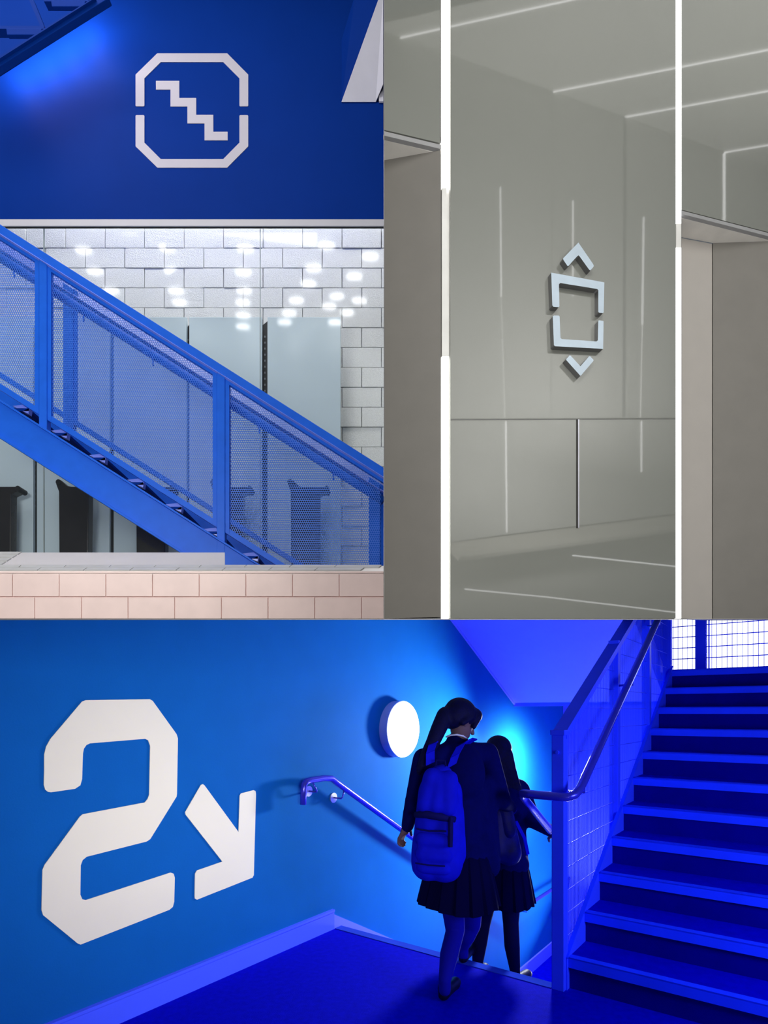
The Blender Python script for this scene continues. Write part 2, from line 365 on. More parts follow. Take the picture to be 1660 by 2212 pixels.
# --- the steel staircase
def L(c, u): return c + SL * u
st = thing('steel_staircase', 'royal blue steel staircase with mesh guards descending to the right', 'staircase', px(477, 1222, DF))
def band(u0, u1, c0, c1): return [(u0, L(c0, u0)), (u1, L(c0, u1)), (u1, L(c1, u1)), (u0, L(c1, u0))]
def hexmesh(polylines, d, name, parent):
    """expanded metal: flat honeycomb strands inside a sheared region given by u range and intercepts"""
    u0, u1, c0, c1 = polylines
    pw, ph, wd = 4.2, 9.6, .37
    segs = []
    nx = int((u1 - u0) / pw) + 2
    for i in range(nx):
        for sgn in (0, 1):
            pass
    vmin = L(c0, u0); vmax = L(c1, u1)
    ny = int((vmax - vmin) / ph) + 2
    for jx in range(nx):
        u = u0 + jx * pw
        for jy in range(ny * 2):
            v = vmin + jy * ph / 2
            ub = u + (pw / 2 if jy % 2 else 0)
            for (du, va, vb) in ((-pw / 2, .30, .5), (pw / 2, .30, .5)):
                segs.append((ub, v + ph * .15, ub + du, v + ph * .35))
            segs.append((ub, v - ph * .15, ub, v + ph * .15))
    sgm = np.array(segs)
    mu = (sgm[:, 0] + sgm[:, 2]) / 2; mv = (sgm[:, 1] + sgm[:, 3]) / 2
    ok = (mu > u0) & (mu < u1) & (mv > c0 + SL * mu) & (mv < c1 + SL * mu) & (mv < 1290)
    sgm = sgm[ok]
    dv = sgm[:, 2:] - sgm[:, :2]; ln = np.linalg.norm(dv, axis=1, keepdims=True); nrm = np.stack([-dv[:, 1], dv[:, 0]], 1) / ln * wd
    s = d / F
    def P3(uv, y): return np.stack([(uv[:, 0] - PU) * s, np.full(len(uv), y), CZ + (PV - uv[:, 1]) * s], 1)
    y0, y1 = d, d + .003
    c = [sgm[:, :2] - nrm, sgm[:, 2:] - nrm, sgm[:, 2:] + nrm, sgm[:, :2] + nrm]
    vs = np.concatenate([P3(q, y0)[:, None] for q in c] + [P3(q, y1)[:, None] for q in c], 1).reshape(-1, 3)
    base = (np.arange(len(sgm)) * 8)[:, None, None]
    fc = np.array([(0, 1, 2, 3), (7, 6, 5, 4), (0, 4, 5, 1), (2, 6, 7, 3)])[None] + base
    me = bpy.data.meshes.new(name); me.from_pydata(vs.tolist(), [], fc.reshape(-1, 4).tolist()); me.materials.append(M['mesh'])
    return stuff(link(name, me, parent))
T = .05
# front guard
MB().flat(band(-40, 829, 484, 505), DF, T).build('top_rail', M['blue_steel'], st, bevel=.004)
MB().flat(band(-40, 600, 863, 947), DF, T).build('stringer', M['blue_steel'], st, bevel=.004)
MB().flat(band(-40, 600, 863, 868), DF - .02, .02).build('stringer_flange', M['blue_steel'], st, bevel=.003)
MB().flat(band(-40, 600, 941, 947), DF - .02, .02).build('stringer_flange', M['blue_steel'], st, bevel=.003)
for u0, u1, ve in ((84, 101, None), (468.6, 486, 1240)):
    MB().flat([(u0, L(500, u0)), (u1, L(500, u1)), (u1, ve or L(868, u1)), (u0, ve or L(868, u0))], DF - .002, T + .004).build('post', M['blue_steel'], st, bevel=.003)
for u0, u1 in ((-40, 84), (101, 468.6), (486, 829)):
    fr = MB().flat(band(u0, u1, 506, 517), DF + .008, .03)
    fr.flat(band(u0, min(u1, 690), 828, 842), DF + .008, .03)
    if u0 > 0: fr.flat([(u0, L(512, u0)), (u0 + 9.5, L(512, u0 + 9.5)), (u0 + 9.5, L(840, u0 + 9.5)), (u0, L(840, u0))], DF + .006, .032)
    if u1 < 829: fr.flat([(u1 - 9, L(512, u1 - 9)), (u1, L(512, u1)), (u1, L(840, u1)), (u1 - 9, L(840, u1 - 9))], DF + .006, .032)
    fr.build('panel_frame', M['blue_steel'], st)
    hexmesh((u0 + 8, min(u1 - 7, 829), 515, 830), DF + .022, 'mesh_panel', st)
fh_ = MB().tube([px(-40, L(557, -40), 4.38), px(760, L(557, 760), 4.38), px(829, L(557, 829), 4.38)], .03, 16).build('handrail', M['blue_steel'], st, smooth=True)
for u in (30, 180, 330, 560, 720):
    MB().tube([px(u, L(566, u), 4.37), px(u + 1, L(578, u), 4.33), px(u + 1, L(580, u), 4.26)], .006, 8).build('rail_bracket', M['blue_steel'], fh_, smooth=True)
# back guard
def slanted(u0, u1, c0, c1, d_lo, d_hi, name, m):
    MB().prism([px(u0, L(c1, u0), d_lo), px(u1, L(c1, u1), d_lo), px(u1, L(c0, u1), d_hi), px(u0, L(c0, u0), d_hi)], (0, .03, -.01)).build(name, m, st)
MB().flat(band(-40, 829, 536, 544), DK, T).build('top_rail', M['blue_steel'], st, bevel=.003)
slanted(-40, 829, 521, 537, DK - .02, DK + .16, 'lit_top_flange', M['lit_blue_steel'])  # lit top of the back rail, tilted forward and painted lighter
slanted(-40, 829, 501.5, 505.5, DF - .012, DF + .02, 'rail_highlight', M['lit_blue_steel'])  # highlight along the front rail, painted as a lighter strip
MB().flat(band(-40, 829, 803, 815), DK, T).build('bottom_rail', M['blue_steel'], st, bevel=.003)
MB().flat(band(-40, 600, 838, 912), DK, T).build('stringer', M['blue_steel'], st)
for u0, u1 in ((136, 158), (468, 490), (797, 821)):
    bp_ = MB().flat([(u0, L(524, u0)), (u1, L(524, u1)), (u1, L(845, u1)), (u0, L(845, u0))], DK - .004, T + .008).build('post', M['blue_steel'], st, bevel=.003)
    MB().flat([(u1, L(524, u1)), (u1 + 8, L(524, u1 + 8)), (u1 + 8, L(808, u1 + 8)), (u1, L(808, u1))], DK + .01, .02).build('frame_edge', M['blue_steel'], bp_)
for u0, u1 in ((-40, 136), (166, 468), (490, 797)):
    hexmesh((u0, u1, 538, 806), DK + .02, 'mesh_panel', st)
# treads
for i in range(8):
    u = 125 + 82.5 * (i - 1); v = 935 + 53.2 * (i - 1)
    MB().flat([(u - 68, v), (u + 20, v), (u + 20, v + 6), (u - 68, v + 6)], DF + T, DK - DF - T).build('tread', M['blue'], st)
    MB().prism([px(u - 15, v - 5, DF + .06), px(u + 11, v - 8, DF + .06), px(u + 21, v, DF + .05), px(u + 19, v + 12, DF + .05), px(u + 6, v + 6, DF + .05)], (0, .04, 0)).build('lit_tread_end', M['lit_blue_steel'], st)  # lit tread tops, put in as lighter upright wedges
# --- underside of the upper flight, top left
uf = thing('upper_flight', 'dark blue underside of the upper stair flight in the top left corner', 'staircase', px(60, 60, 4.3))
MB().flat([(-60, 180), (236, -5), (205, -5), (-60, 163)], 4.3, .05).build('stringer', M['blue'], uf, bevel=.004)
MB().flat([(-60, 164), (206, -5), (202, -5), (-60, 159)], 4.28, .09).build('stringer_flange', M['blue'], uf)
MB().flat([(-60, 166), (205, -6), (-60, -6)], 5.0, .05).build('soffit_plate', M['blue'], uf)
MB().flat([(-60, 56), (94, 56), (96, 62), (-60, 62)], 4.4, .06).build('tread', M['blue'], uf)
MB().flat([(13, 61), (90, 61), (88, 75), (15, 75)], 4.38, .03).build('tread_lip', M['blue'], uf, bevel=.004)
MB().flat([(60, -6), (70, -6), (96, 58), (88, 58)], 4.42, .05).build('riser', M['blue'], uf)
MB().flat([(95, -6), (196, -6), (190, 3), (95, 3)], 4.4, .06).build('tread', M['blue'], uf)
MB().flat([(110, 1), (184, 1), (182, 14), (112, 14)], 4.38, .03).build('tread_lip', M['blue'], uf, bevel=.004)
# --- white boxing, top right
bx = thing('boxed_beam', 'white boxed-in beam running out of the top right of the blue wall', 'beam', px(775, 220, DB))
A_, B_, C_, D_ = px(738, 220, DB - .01), px(812, 220, DB - .01), px(828, 182, 5.42), px(828, -10, 5.2)
E_ = px(821, -10, 5.2); G_, K_ = px(738, 87, DB - .01), px(767, -10, 5.28)
b = MB(); b.prism([A_, B_, C_, D_, E_], (0, .02, .012)); b.build('underside', M['duct'], bx)
b = MB(); b.prism([A_, E_, K_, G_], (.012, .02, 0)); b.build('side', M['blue'], bx)
b = MB(); b.prism([px(814, 220, DB), px(829, 220, DB), px(829, 190, DB)], (0, .02, .01)); b.build('far_return', M['black'], bx)
b = MB(); b.flat([(819, 207), (829, 188), (829, 219), (819, 219)], DB - .02, .015); b.build('vent', M['duct'], bx)
# --- ceiling with its downlights, seen as reflections in the glazing
ZC = CZ + 7.0
cl = struct(MB().box((-6, -2.5, ZC + .05), (-.02, 4.0, ZC + .15)).build('ceiling', M['trim_white']))
spots = [(135, 497), (275, 499), (180, 545), (205, 590), (240, 632), (362, 540), (372, 590), (380, 632), (388, 657), (530, 541), (526, 592), (527, 632), (525, 657), (525, 685), (525, 709), (705, 535), (678, 583), (666, 617), (641, 653), (625, 680), (800, 558), (766, 601), (728, 644), (777, 653), (711, 666), (750, 679), (615, 699), (724, 700)]
for u, v in spots:
    yv = 7.0 * F / (PV - v); x = (u - PU) / F * yv
    o = MB().disc(Vector((x, 2 * DG - yv, ZC + .02)), (0, 0, 1), .055, .04, 16, sx=2.2).build('downlight', M['down'], cl)

# ================================================================== LIFT LOBBY (upper right)
def lift_poly(uv, off, t):        # outline on the lobby wall, off = proud of it, t = thickness going back
    return [onlift(u, v, off) for u, v in uv], tuple(-PN * t)
def panel(uv, name, label):
    p, v = lift_poly(uv, 0, .02)
    return tag(MB().prism(p, v).build(name, M['lacquer']), label, 'wall panel', 'glossy grey glass wall panels')
cpn = panel([(973.5, -20), (1460.5, -20), (1460.5, 1336), (973.5, 1336)], 'glass_wall_panel', 'tall glossy grey glass panel between the two light strips')
panel([(831, -20), (951.5, -20), (951.5, 309), (831, 280.5)], 'glass_wall_panel', 'glossy grey glass panel above the left lift opening')
panel([(1473.5, -20), (1850, -20), (1850, 550), (1473.5, 453)], 'glass_wall_panel', 'glossy grey glass panel above the right lift opening')
for nm, uv, m_, of_ in (('dark_gap_and_reflection', [(1245.5, 906), (1249.5, 906), (1249.5, 1141), (1245.5, 1141)], 'dark_gap_and_reflection', .0012), ('slit_reflection_edge', [(1249.5, 906), (1252, 906), (1252, 1140), (1249.5, 1140)], 'rose', .002),
                    ('cross_line_reflection', [(974, 905.6), (1460, 904.2), (1460, 905.6), (974, 907.2)], 'gun', .0006)):  # slit, its edge and the cross line are reflections, painted on as inlays
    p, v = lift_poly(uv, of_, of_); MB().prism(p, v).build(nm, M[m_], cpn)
# backing wall
p, v = lift_poly([(831, -40), (1860, -40), (1860, 300), (1473, 450), (1473, 1330), (972, 1330), (972, 300), (831, 270)], -.035, .03)
struct(MB().prism(p, v).build('wall_lift', M['dark_gap_and_reflection']))
# lips under the panels
p, v = lift_poly([(831, 283.5), (953.5, 313), (953.5, 322), (831, 293)], 0, .03); struct(MB().prism(p, v).build('trim_5', M['lip']))
p, v = lift_poly([(1473, 454.8), (1850, 552), (1850, 559), (1473, 462)], 0, .03); struct(MB().prism(p, v).build('trim_6', M['lip']))
# soffits and doors of the two lift openings
zs = CZ + 3.811
fr0, fr1 = onlift(1462, 462, -.0305), onlift(1850, 556, -.0305)
a0, a1, b1 = Vector((2.30, 4.823, 0)), Vector((2.666, 4.90, 0)), Vector((3.145, 4.879, 0))
b2 = Vector((4.1, 5.22, 0))
flat2 = lambda p, z: Vector((p.x, p.y, z))
frm = onlift(1672, 510, -.0305)
MB().prism([flat2(fr0, zs), flat2(a1, zs), flat2(a0, zs)], (0, 0, .06)).prism([flat2(fr0, zs), flat2(frm, zs), flat2(b1, zs), flat2(a1, zs)], (0, 0, .06)).prism([flat2(frm, zs), flat2(fr1, zs), flat2(b2, zs), flat2(b1, zs)], (0, 0, .06)).build('trim_7', M['soffit'])['kind'] = 'structure'
g = Vector((.004, 0, 0)); lowz = CZ + .757
d2 = struct(MB().prism([flat2(a0, lowz), flat2(a1 - g, lowz), flat2(a1 - g, zs - .006), flat2(a0, zs - .006)], (0, .05, 0)).build('door_2', mat('lift_jamb_pale', (.43, .40, .37), .5, var=.02)))
MB().prism([flat2(a1 + g, lowz), flat2(b1, lowz), flat2(b1, zs), flat2(a1 + g, zs)], (0, .05, 0)).build('door_leaf', M['lift_grey'], d2)
struct(MB().prism([flat2(b1, lowz + .04), flat2(b2, lowz + .04), flat2(b2, zs), flat2(b1, zs)], (0, .05, 0)).build('wall_side', M['lift_grey']))
MB().box((2.655, 4.92, lowz), (2.68, 4.95, zs)).build('door_joint', M['dark_gap_and_reflection'], d2)
zl = CZ + 3.826
l0, l1 = onlift(831, 300, -.0305), onlift(955, 322, -.0305)
c0, c1 = Vector((.003, 4.182, 0)), Vector((.0942 * 4.108, 4.108, 0))
MB().prism([flat2(l0, zl), flat2(l1, zl), flat2(c1 + Vector((0, .01, 0)), zl), flat2(c0, zl)], (0, 0, .06)).build('trim_8', M['soffit'])['kind'] = 'structure'
struct(MB().prism([flat2(c0, CZ + .653), flat2(c1, CZ + .653), flat2(c1, zl), flat2(c0, zl)], (0, .05, 0)).build('door_1', M['lift_grey']))
# vertical light strips
def strip(name, label, u0, u1, um, segs):
    r = thing(name, label, 'light strip', onlift((u0 + u1) / 2, 1335))
    p, v = lift_poly([(u0, -20), (u1, -20), (u1, 1336), (u0, 1336)], -.022, .01)
    MB().prism(p, v).build('channel', M['led_off'], r)
    for v0, v1, m, uu in segs:
        p, v = lift_poly([(u0 + .3, v0), (uu, v0), (uu, v1), (u0 + .3, v1)], -.002, .019)
        MB().prism(p, v).build('diffuser', M[m], r)
strip('light_strip', 'wide warm white light strip left of the sign, dim below its upper tube', 955, 972.3, 964,
      [(-20, 405, 'led', 972.3), (406, 640, 'led_off', 965), (640, 770, 'led_off', 970), (770, 1336, 'led', 970)])
strip('light_strip', 'narrow cool white light strip right of the sign, with a short dim joint', 1461.2, 1472.4, 1472.4,
      [(-20, 483, 'led_cool', 1472.4), (483, 535, 'led_off', 1472.4), (535, 1336, 'led_cool', 1472.4)])
# lift sign
sg = thing('lift_sign', 'raised silver lift symbol with up and down chevrons on the grey panel', 'sign', onlift(1245, 670))
def C3(l): return [(1150 + x / 6.505, 500 + y / 6.505) for x, y in l]
shapes = (('up_chevron', [(652, 155), (860, 460), (868, 480), (862, 500), (820, 546), (805, 540), (665, 345), (652, 336), (638, 345), (515, 481), (498, 484), (438, 396), (438, 376)]),
          ('upper_bracket', [(270, 578), (1017, 715), (1008, 1135), (1000, 1145), (942, 1141), (932, 1130), (932, 825), (915, 808), (400, 724), (378, 738), (385, 1050), (375, 1064), (300, 1058), (285, 1040)]),
          ('lower_bracket', [(292, 1192), (310, 1180), (375, 1182), (388, 1195), (400, 1495), (420, 1512), (905, 1545), (925, 1530), (932, 1257), (940, 1248), (1000, 1256), (1006, 1266), (1000, 1650), (322, 1612), (308, 1597)]),
          ('down_chevron', [(530, 1740), (545, 1748), (680, 1893), (800, 1757), (814, 1752), (862, 1800), (864, 1818), (690, 2022), (678, 2028), (482, 1808), (480, 1795)]))
for nm, l in shapes:
    p, v = lift_poly(C3(l), .045, .045)
    MB().prism(p, v, 0, 1).build(nm, [M['silver'], M['gun']], sg)
# the opposite side of the lobby, which the glass reflects
def V(u, v, y): return Vector(((u - PU) / F * y, y, CZ + (PV - v) / F * y))
zc9 = 9.29
def vcorner(u): # virtual point of the ceiling line of the opposite wall
    A0, B0 = Vector((.22, 8.3, 0)), Vector((5.63, 10.0, 0)); k_ = (u - PU) / F
    d = B0 - A0; t = (k_ * A0.y - A0.x) / (d.x - k_ * d.y); return A0 + d * t
def vwall(u, v, off=0):
    q = vcorner(u); dirn = Vector((.957, .29, 0)); nn = Vector((.29, -.957, 0)); q = q + nn * 0
    p = Vector((q.x, q.y, CZ + (PV - v) / F * q.y))
    return p + nn * off
def mw(u, v, off=0): return mirror(vwall(u, v, off))
def mtop(u): q = vcorner(u); return mirror(Vector((q.x, q.y, CZ + zc9)))
def mlow(u): q = vcorner(u); return mirror(Vector((q.x, q.y, CZ + .6)))
back = mirror(Vector((.29, -.957, 0)) * -.1 + P0) - P0
b = MB(); b.prism([mlow(812), mlow(1760), mtop(1760), mtop(812)], back)
ow = struct(b.build('wall_opposite', M['lobby_wall']))
def mline(pts, half, off=.01, m='led_dim', name='light_line'):
    q = MB()
    for (u0, v0), (u1, v1) in zip(pts[:-1], pts[1:]):
        if abs(u1 - u0) < 4: loop = [(u0 - half, v0), (u0 + half, v0), (u1 + half, v1), (u1 - half, v1)]
        else: loop = [(u0, v0 - half), (u1, v1 - half), (u1, v1 + half), (u0, v0 + half)]
        q.prism([mw(a, c, off) for a, c in loop], back * .1)
    return q.build(name, M[m], ow)
mline([(1565, 332), (1565, 560)], 2.4, m='led_line')
mline([(1081, 405), (1083, 640), (1091, 900)], 1.6); mline([(1093, 910), (1095, 1150)], 1.6)
mline([(1238, 434), (1238, 640)], 1.6); mline([(1391, 470), (1388, 700), (1384, 900)], 1.8); mline([(1386, 910), (1386, 1020)], 1.5)
mline([(1195, 200), (1190, 900)], 3, m='lip', name='wall_rib'); mline([(1350, 255), (1348, 900)], 3, m='lip', name='wall_rib')
mline([(960, 907), (1475, 904)], 1.4, m='dark_gap_and_reflection', name='wall_joint')
# lobby floor, put in as a sloping ramp seen low in the reflection
b = MB(); b.prism([mw(960, 1174, .02), mw(1475, 1111, .02), mw(1475, 1111, .5) - Vector((0, 0, .32)), mw(960, 1174, .5) - Vector((0, 0, .32))], (0, 0, -.05))
b.build('floor_plane', mat('floor_plane_grey', (.55, .53, .49), .6), ow)
mline([(960, 1173), (1475, 1110)], 1.0, .03, m='gun', name='floor_plane_edge')
mline([(1185, 1222), (1475, 1251)], 1.3, .62, m='led_line'); mline([(965, 1291), (1130, 1306), (1475, 1345)], 1.3, .62, m='led_line')
# ceiling of the lobby with its light lines
dV = Vector((.98, -.196, 0))
cp_ = []
for u, s0, s1 in ((865, 0, 4.2), (1195, 0, 4.2), (1350, 0, 4.2), (1565, 0, 4.2)):
    q = vcorner(u); q = Vector((q.x, q.y, CZ + zc9 - .02)); pr = Vector((.196, .98, 0)) * .008
    a, c = q + dV * s0, q + dV * s1
    MB().prism([mirror(a - pr), mirror(c - pr), mirror(c + pr), mirror(a + pr)], (0, 0, .01)).build('light_line', M['led_line'], ow)
q0, q1 = vcorner(800), vcorner(1780)
c4 = [q0, q1, q1 + dV * 5, q0 + dV * 5]
MB().prism([mirror(Vector((q.x, q.y, CZ + zc9))) for q in c4], (0, 0, .1)).build('ceiling', M['lobby_wall'])['kind'] = 'structure'

# ================================================================== STAIR HALL (below)
EA = 3.37; PITCH_UP = .1774 / .286
NR, AE, AB = 1.9, 8.06, -1.6
def hall(b, name, m): return struct(b.build(name, m, clip=True))
hall(MB().hbox(WN - .12, WN, AB, AE, -1.9, 4), 'wall_left', M['hall_wall'])
we = hall(MB().hbox(WN - .1, -1.56, AE, AE + .12, -1.9, 4).hbox(-1.56, NR, AE, AE + .12, -1.9, 1.97), 'wall_end', M['white_hall'])
hall(MB().hbox(NR, NR + .1, AB, AE, -.2, 4), 'wall_right', M['white_hall'])
hall(MB().hbox(WN - .1, NR, AB - .1, AB, -.2, 4), 'wall_rear', M['white_hall'])
fl = struct(MB().hbox(WN, NR, AB, EA - .07, -.22, 0).hbox(-1.24, NR, EA - .07, EA + .01, -.22, 0).build('floor', M['carpet']))
MB().hbox(WN + .021, -1.24, EA - .07, EA, -.05, .004).build('edge_nosing', mat('edge_strip_blue', (.02, .05, .45), .7, spec=.0), fl)
# lower flight and landing
lf = thing('lower_staircase', 'blue stair flight going down between left wall and guard', 'staircase', H(-2, EA, 0))
for i in range(9):
    z = -.1755 * (i + 1); a0_ = EA + .286 * i; a1_ = a0_ + .286 if i < 8 else AE
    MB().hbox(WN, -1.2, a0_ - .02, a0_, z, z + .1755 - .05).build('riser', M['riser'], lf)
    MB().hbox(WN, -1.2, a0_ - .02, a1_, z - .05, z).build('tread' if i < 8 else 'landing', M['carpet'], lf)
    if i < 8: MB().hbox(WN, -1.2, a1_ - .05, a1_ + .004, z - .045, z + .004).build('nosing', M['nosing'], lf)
# wall under the guard, between the flights
hall(MB().prism([H(-1.2, EA + .02, -1.9), H(-1.2, AE, -1.9), H(-1.2, AE, 1.62), H(-1.2, 6.1, 1.62), H(-1.2, EA + .02, -.05)], H(.04, 0, 0)), 'wall_spine', M['white_hall'])
# skirting
bl = struct(MB().hbox(WN, WN + .02, AB, EA - .075, 0, .135).hbox(WN, WN + .026, AB, EA - .075, .125, .14).build('baseboard_left', M['skirting']))
p0_, p1_ = onwall(718, 1967), onwall(860, 2028)
a_ = EA - .14; zt = .14
MB().prism([H(WN, a_ - .0, 0), H(WN, a_, zt), H(WN, EA + .286 * 8 + .1, zt - .547 * (EA + .286 * 8 + .1 - a_)), H(WN, EA + .286 * 8 + .1, zt - .547 * (EA + .286 * 8 + .1 - a_) - .3), H(WN, EA, -.3)], H(.018, 0, 0)).build('sloping_skirting', M['white_hall'], bl)
MB().hbox(WN, WN + .02, EA + .286 * 8, AE, -1.58, -1.42).build('landing_skirting', M['white_hall'], bl)
# half landing and the soffit of the flight above
so = MB().prism([H(WN, 6.466, 1.645), H(WN, 4.2, 1.645 + .542 * 2.266), H(WN, 4.2, 1.645 + .542 * 2.266 + .25), H(WN, 6.466, 1.95)], H(1.6, 0, 0) )
struct(so.build('ceiling', M['white_hall'], clip=True))
hl = MB().hbox(WN, -1.24, 6.466, AE, 1.645, 1.95).hbox(-1.24, NR, 6.25, AE, 1.70, 1.945)
struct(hl.build('floor', M['white_hall'], clip=True))
tr = MB().hbox(WN + .001, -1.25, 6.44, 6.475, 1.625, 1.66)
tr.prism([H(WN, 6.466, 1.63), H(WN, 4.2, 1.63 + .542 * 2.266), H(WN, 4.2, 1.655 + .542 * 2.266), H(WN, 6.466, 1.655)], H(.02, 0, 0))
hall(tr, 'trim_9', M['white_hall'])
# upper flight
us = thing('upper_staircase', 'wide blue stair flight climbing to the bright window', 'staircase', H(-.4, EA, 0))
NL = -1.158
for i in range(1, 12):
    z = .1774 * i; a = 3.346 + .286 * (i - 1)
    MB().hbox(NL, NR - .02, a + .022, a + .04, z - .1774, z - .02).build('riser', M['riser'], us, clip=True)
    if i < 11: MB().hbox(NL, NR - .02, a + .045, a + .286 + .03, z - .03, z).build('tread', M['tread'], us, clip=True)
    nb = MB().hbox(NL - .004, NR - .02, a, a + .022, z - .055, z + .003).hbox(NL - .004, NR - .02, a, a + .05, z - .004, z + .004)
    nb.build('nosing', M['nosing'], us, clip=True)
# stringer plate: sloping top edge over the step ends
def zs_(a): return .1774 + (a - 3.346) * PITCH_UP + .012
MB().prism([H(NL - .012, 3.33, -.05), H(NL - .012, 3.33, zs_(3.33)), H(NL - .012, 6.25, zs_(6.25)), H(NL - .012, 6.25, zs_(6.25) - .55), H(NL - .012, 3.8, -.05)], H(.012, 0, 0)).build('stringer', M['hall_rail'], us, clip=True)
MB().prism([H(NL - .02, 3.33, zs_(3.33) - .004), H(NL - .02, 3.33, zs_(3.33) + .006), H(NL - .02, 6.25, zs_(6.25) + .006), H(NL - .02, 6.25, zs_(6.25) - .004)], H(.024, 0, 0)).build('stringer_edge', M['nosing'], us, clip=True)
# guard with welded mesh
gd = thing('stair_guard', 'blue wire mesh stair guard beside the climbing flight', 'guard rail', H(-1.2, 3.33, 0))
GN = -1.2
def zr(a): return 1.425 + (a - 3.33) * .548
pst = []
for a, s, zbot in ((3.33, .035, 0), (4.44, .03, zs_(4.44) - .3), (5.397, .03, zs_(5.397) - .3), (6.24, .035, 1.6)):
    q = MB().hbox(GN - s, GN + s, a - s, a + s, zbot, zr(a) if a < 5 else 3)
    o = q.build('post', M['hall_rail'], gd, clip=True, bevel=.004 if a < 5 else 0)
    if a < 5: MB().hbox(GN - s - .006, GN + s + .006, a - s - .006, a + s + .006, zr(a), zr(a) + .03).build('post_cap', M['hall_rail'], o, bevel=.004)
    pst.append(o)
MB().disc(H(GN, 3.33 - .035, 1.33), H(0, -1, 0), .010, .012, 16).build('bolt', M['hall_rail'], pst[0])
MB().prism([H(GN - .04, 3.33, zr(3.33) - .02), H(GN - .04, 3.33, zr(3.33) + .025), H(GN - .04, 7.2, zr(7.2) + .025), H(GN - .04, 7.2, zr(7.2) - .02)], H(.08, 0, 0)).build('top_rail', M['hall_rail'], gd, clip=True)
b = MB()
a = 3.38
while a < 6.22:
    b.tube([H(GN, a, max(.02, zs_(a) - .12)), H(GN, a, zr(a))], .0021, 5, caps=False); a += .025
z = .13
while z < 3.1:
    lo_ = 3.36 + max(0, (z - zr(3.36)) / .548); hi_ = min(6.22, 3.346 + (z - .1774 + .12) / PITCH_UP)
    if hi_ > lo_ + .02: b.tube([H(GN + .004, lo_, z), H(GN + .004, hi_, z)], .0026, 5, caps=False)
    z += .132
stuff(b.build('wire_mesh', M['hall_rail'], gd, clip=True))
# tubular handrail of the guard
def hp(u, v, N0): return onwall(u, v, 0, N0)
r0 = hp(1250, 1712, -1.08); r1 = hp(1421, 1340, -1.08)
dirr = (r1 - r0).normalized(); zrail = r0.z - .02
pth = [H(-1.41, 3.75, zrail - .3), H(-1.41, 3.34, zrail - .055), H(-1.405, 3.27, zrail - .015), H(-1.37, 3.215, zrail), H(-1.32, 3.20, zrail), H(-1.16, 3.20, zrail), H(-1.115, 3.205, zrail), H(-1.085, 3.235, zrail + .012), r0 + dirr * .03, r0 + dirr * .12, r1 + dirr * 1.2]
hr = thing('handrail', 'dark blue tubular handrail bending round the newel post of the climbing flight', 'handrail', H(-1.2, 3.2, zrail))
rl_ = MB().tube(pth, .024, 14).build('rail', M['tube'], hr, clip=True, smooth=True)
for t in (.12, 1.35, 2.35):
    p = r0 + dirr * t
    MB().tube([p - Vector((0, 0, .02)), p - Vector((0, 0, .07)), p - Vector((0, 0, .075)) + H(-.09, 0, 0)], .008, 8).build('bracket', M['tube'], rl_, clip=True, smooth=True)
# wall handrail on the left
lr = thing('handrail', 'dark blue tubular handrail on the left wall leading down', 'handrail', onwall(700, 1720))
of = .085
P_ = lambda u, v: onwall(u, v, of)
e0 = P_(717, 1683); e1 = P_(878, 1800)
dd = (e1 - e0); sl_ = dd.z / math.hypot(dd.x, dd.y); A_ = Vector((AX, AY, 0))
tlow = (e0.z + .68) / -sl_
bend = e0 + A_ * tlow + Vector((0, 0, sl_ * tlow))
far = bend + A_ * 2.0
lrp = [P_(655.5, 1738), P_(656, 1706), P_(657.5, 1695), P_(662, 1688), P_(671, 1685.5), P_(700, 1681), P_(717, 1681.5), P_(730, 1692), e1, bend, far]
MB().tube(lrp, .0215, 14).build('rail', M['tube'], lr, smooth=True)
for (u, v), (u2, v2) in (((666, 1709), (677, 1692)), ((720, 1723), (744, 1707))):
    c = onwall(u, v, 0); MB().disc(c, H(1, 0, 0), .036, .008, 24).build('rose', M['rose'], lr, smooth=False)
    e = P_(u2, v2)
    MB().tube([c, c + H(of * .9, 0, 0), c + H(of, 0, 0) + (e - c - H(of, 0, 0)) * .15 , e], .006, 8).build('bracket', M['tube'], lr, smooth=True)
for t in (.9, 2.3):
    p = bend + A_ * (t - .6); MB().tube([p, p - Vector((0, 0, .07)), p - Vector((0, 0, .07)) + H(-of, 0, 0)], .006, 8).build('bracket', M['tube'], lr, smooth=True)
# round wall lamp
wl = thing('wall_lamp', 'round white wall lamp glowing beside the standing student', 'lamp', onwall(872, 1575))
c = onwall(875, 1575, .09); c = c - H(.09, 0, 0)
MB().disc(c, H(1, 0, 0), .232, .075, 64).build('rim', M['lamp_rim'], wl, smooth=False)
MB().disc(c + H(.076, 0, 0), H(1, 0, 0), .226, .014, 64, bev=.008).build('diffuser', M['lamp'], wl)
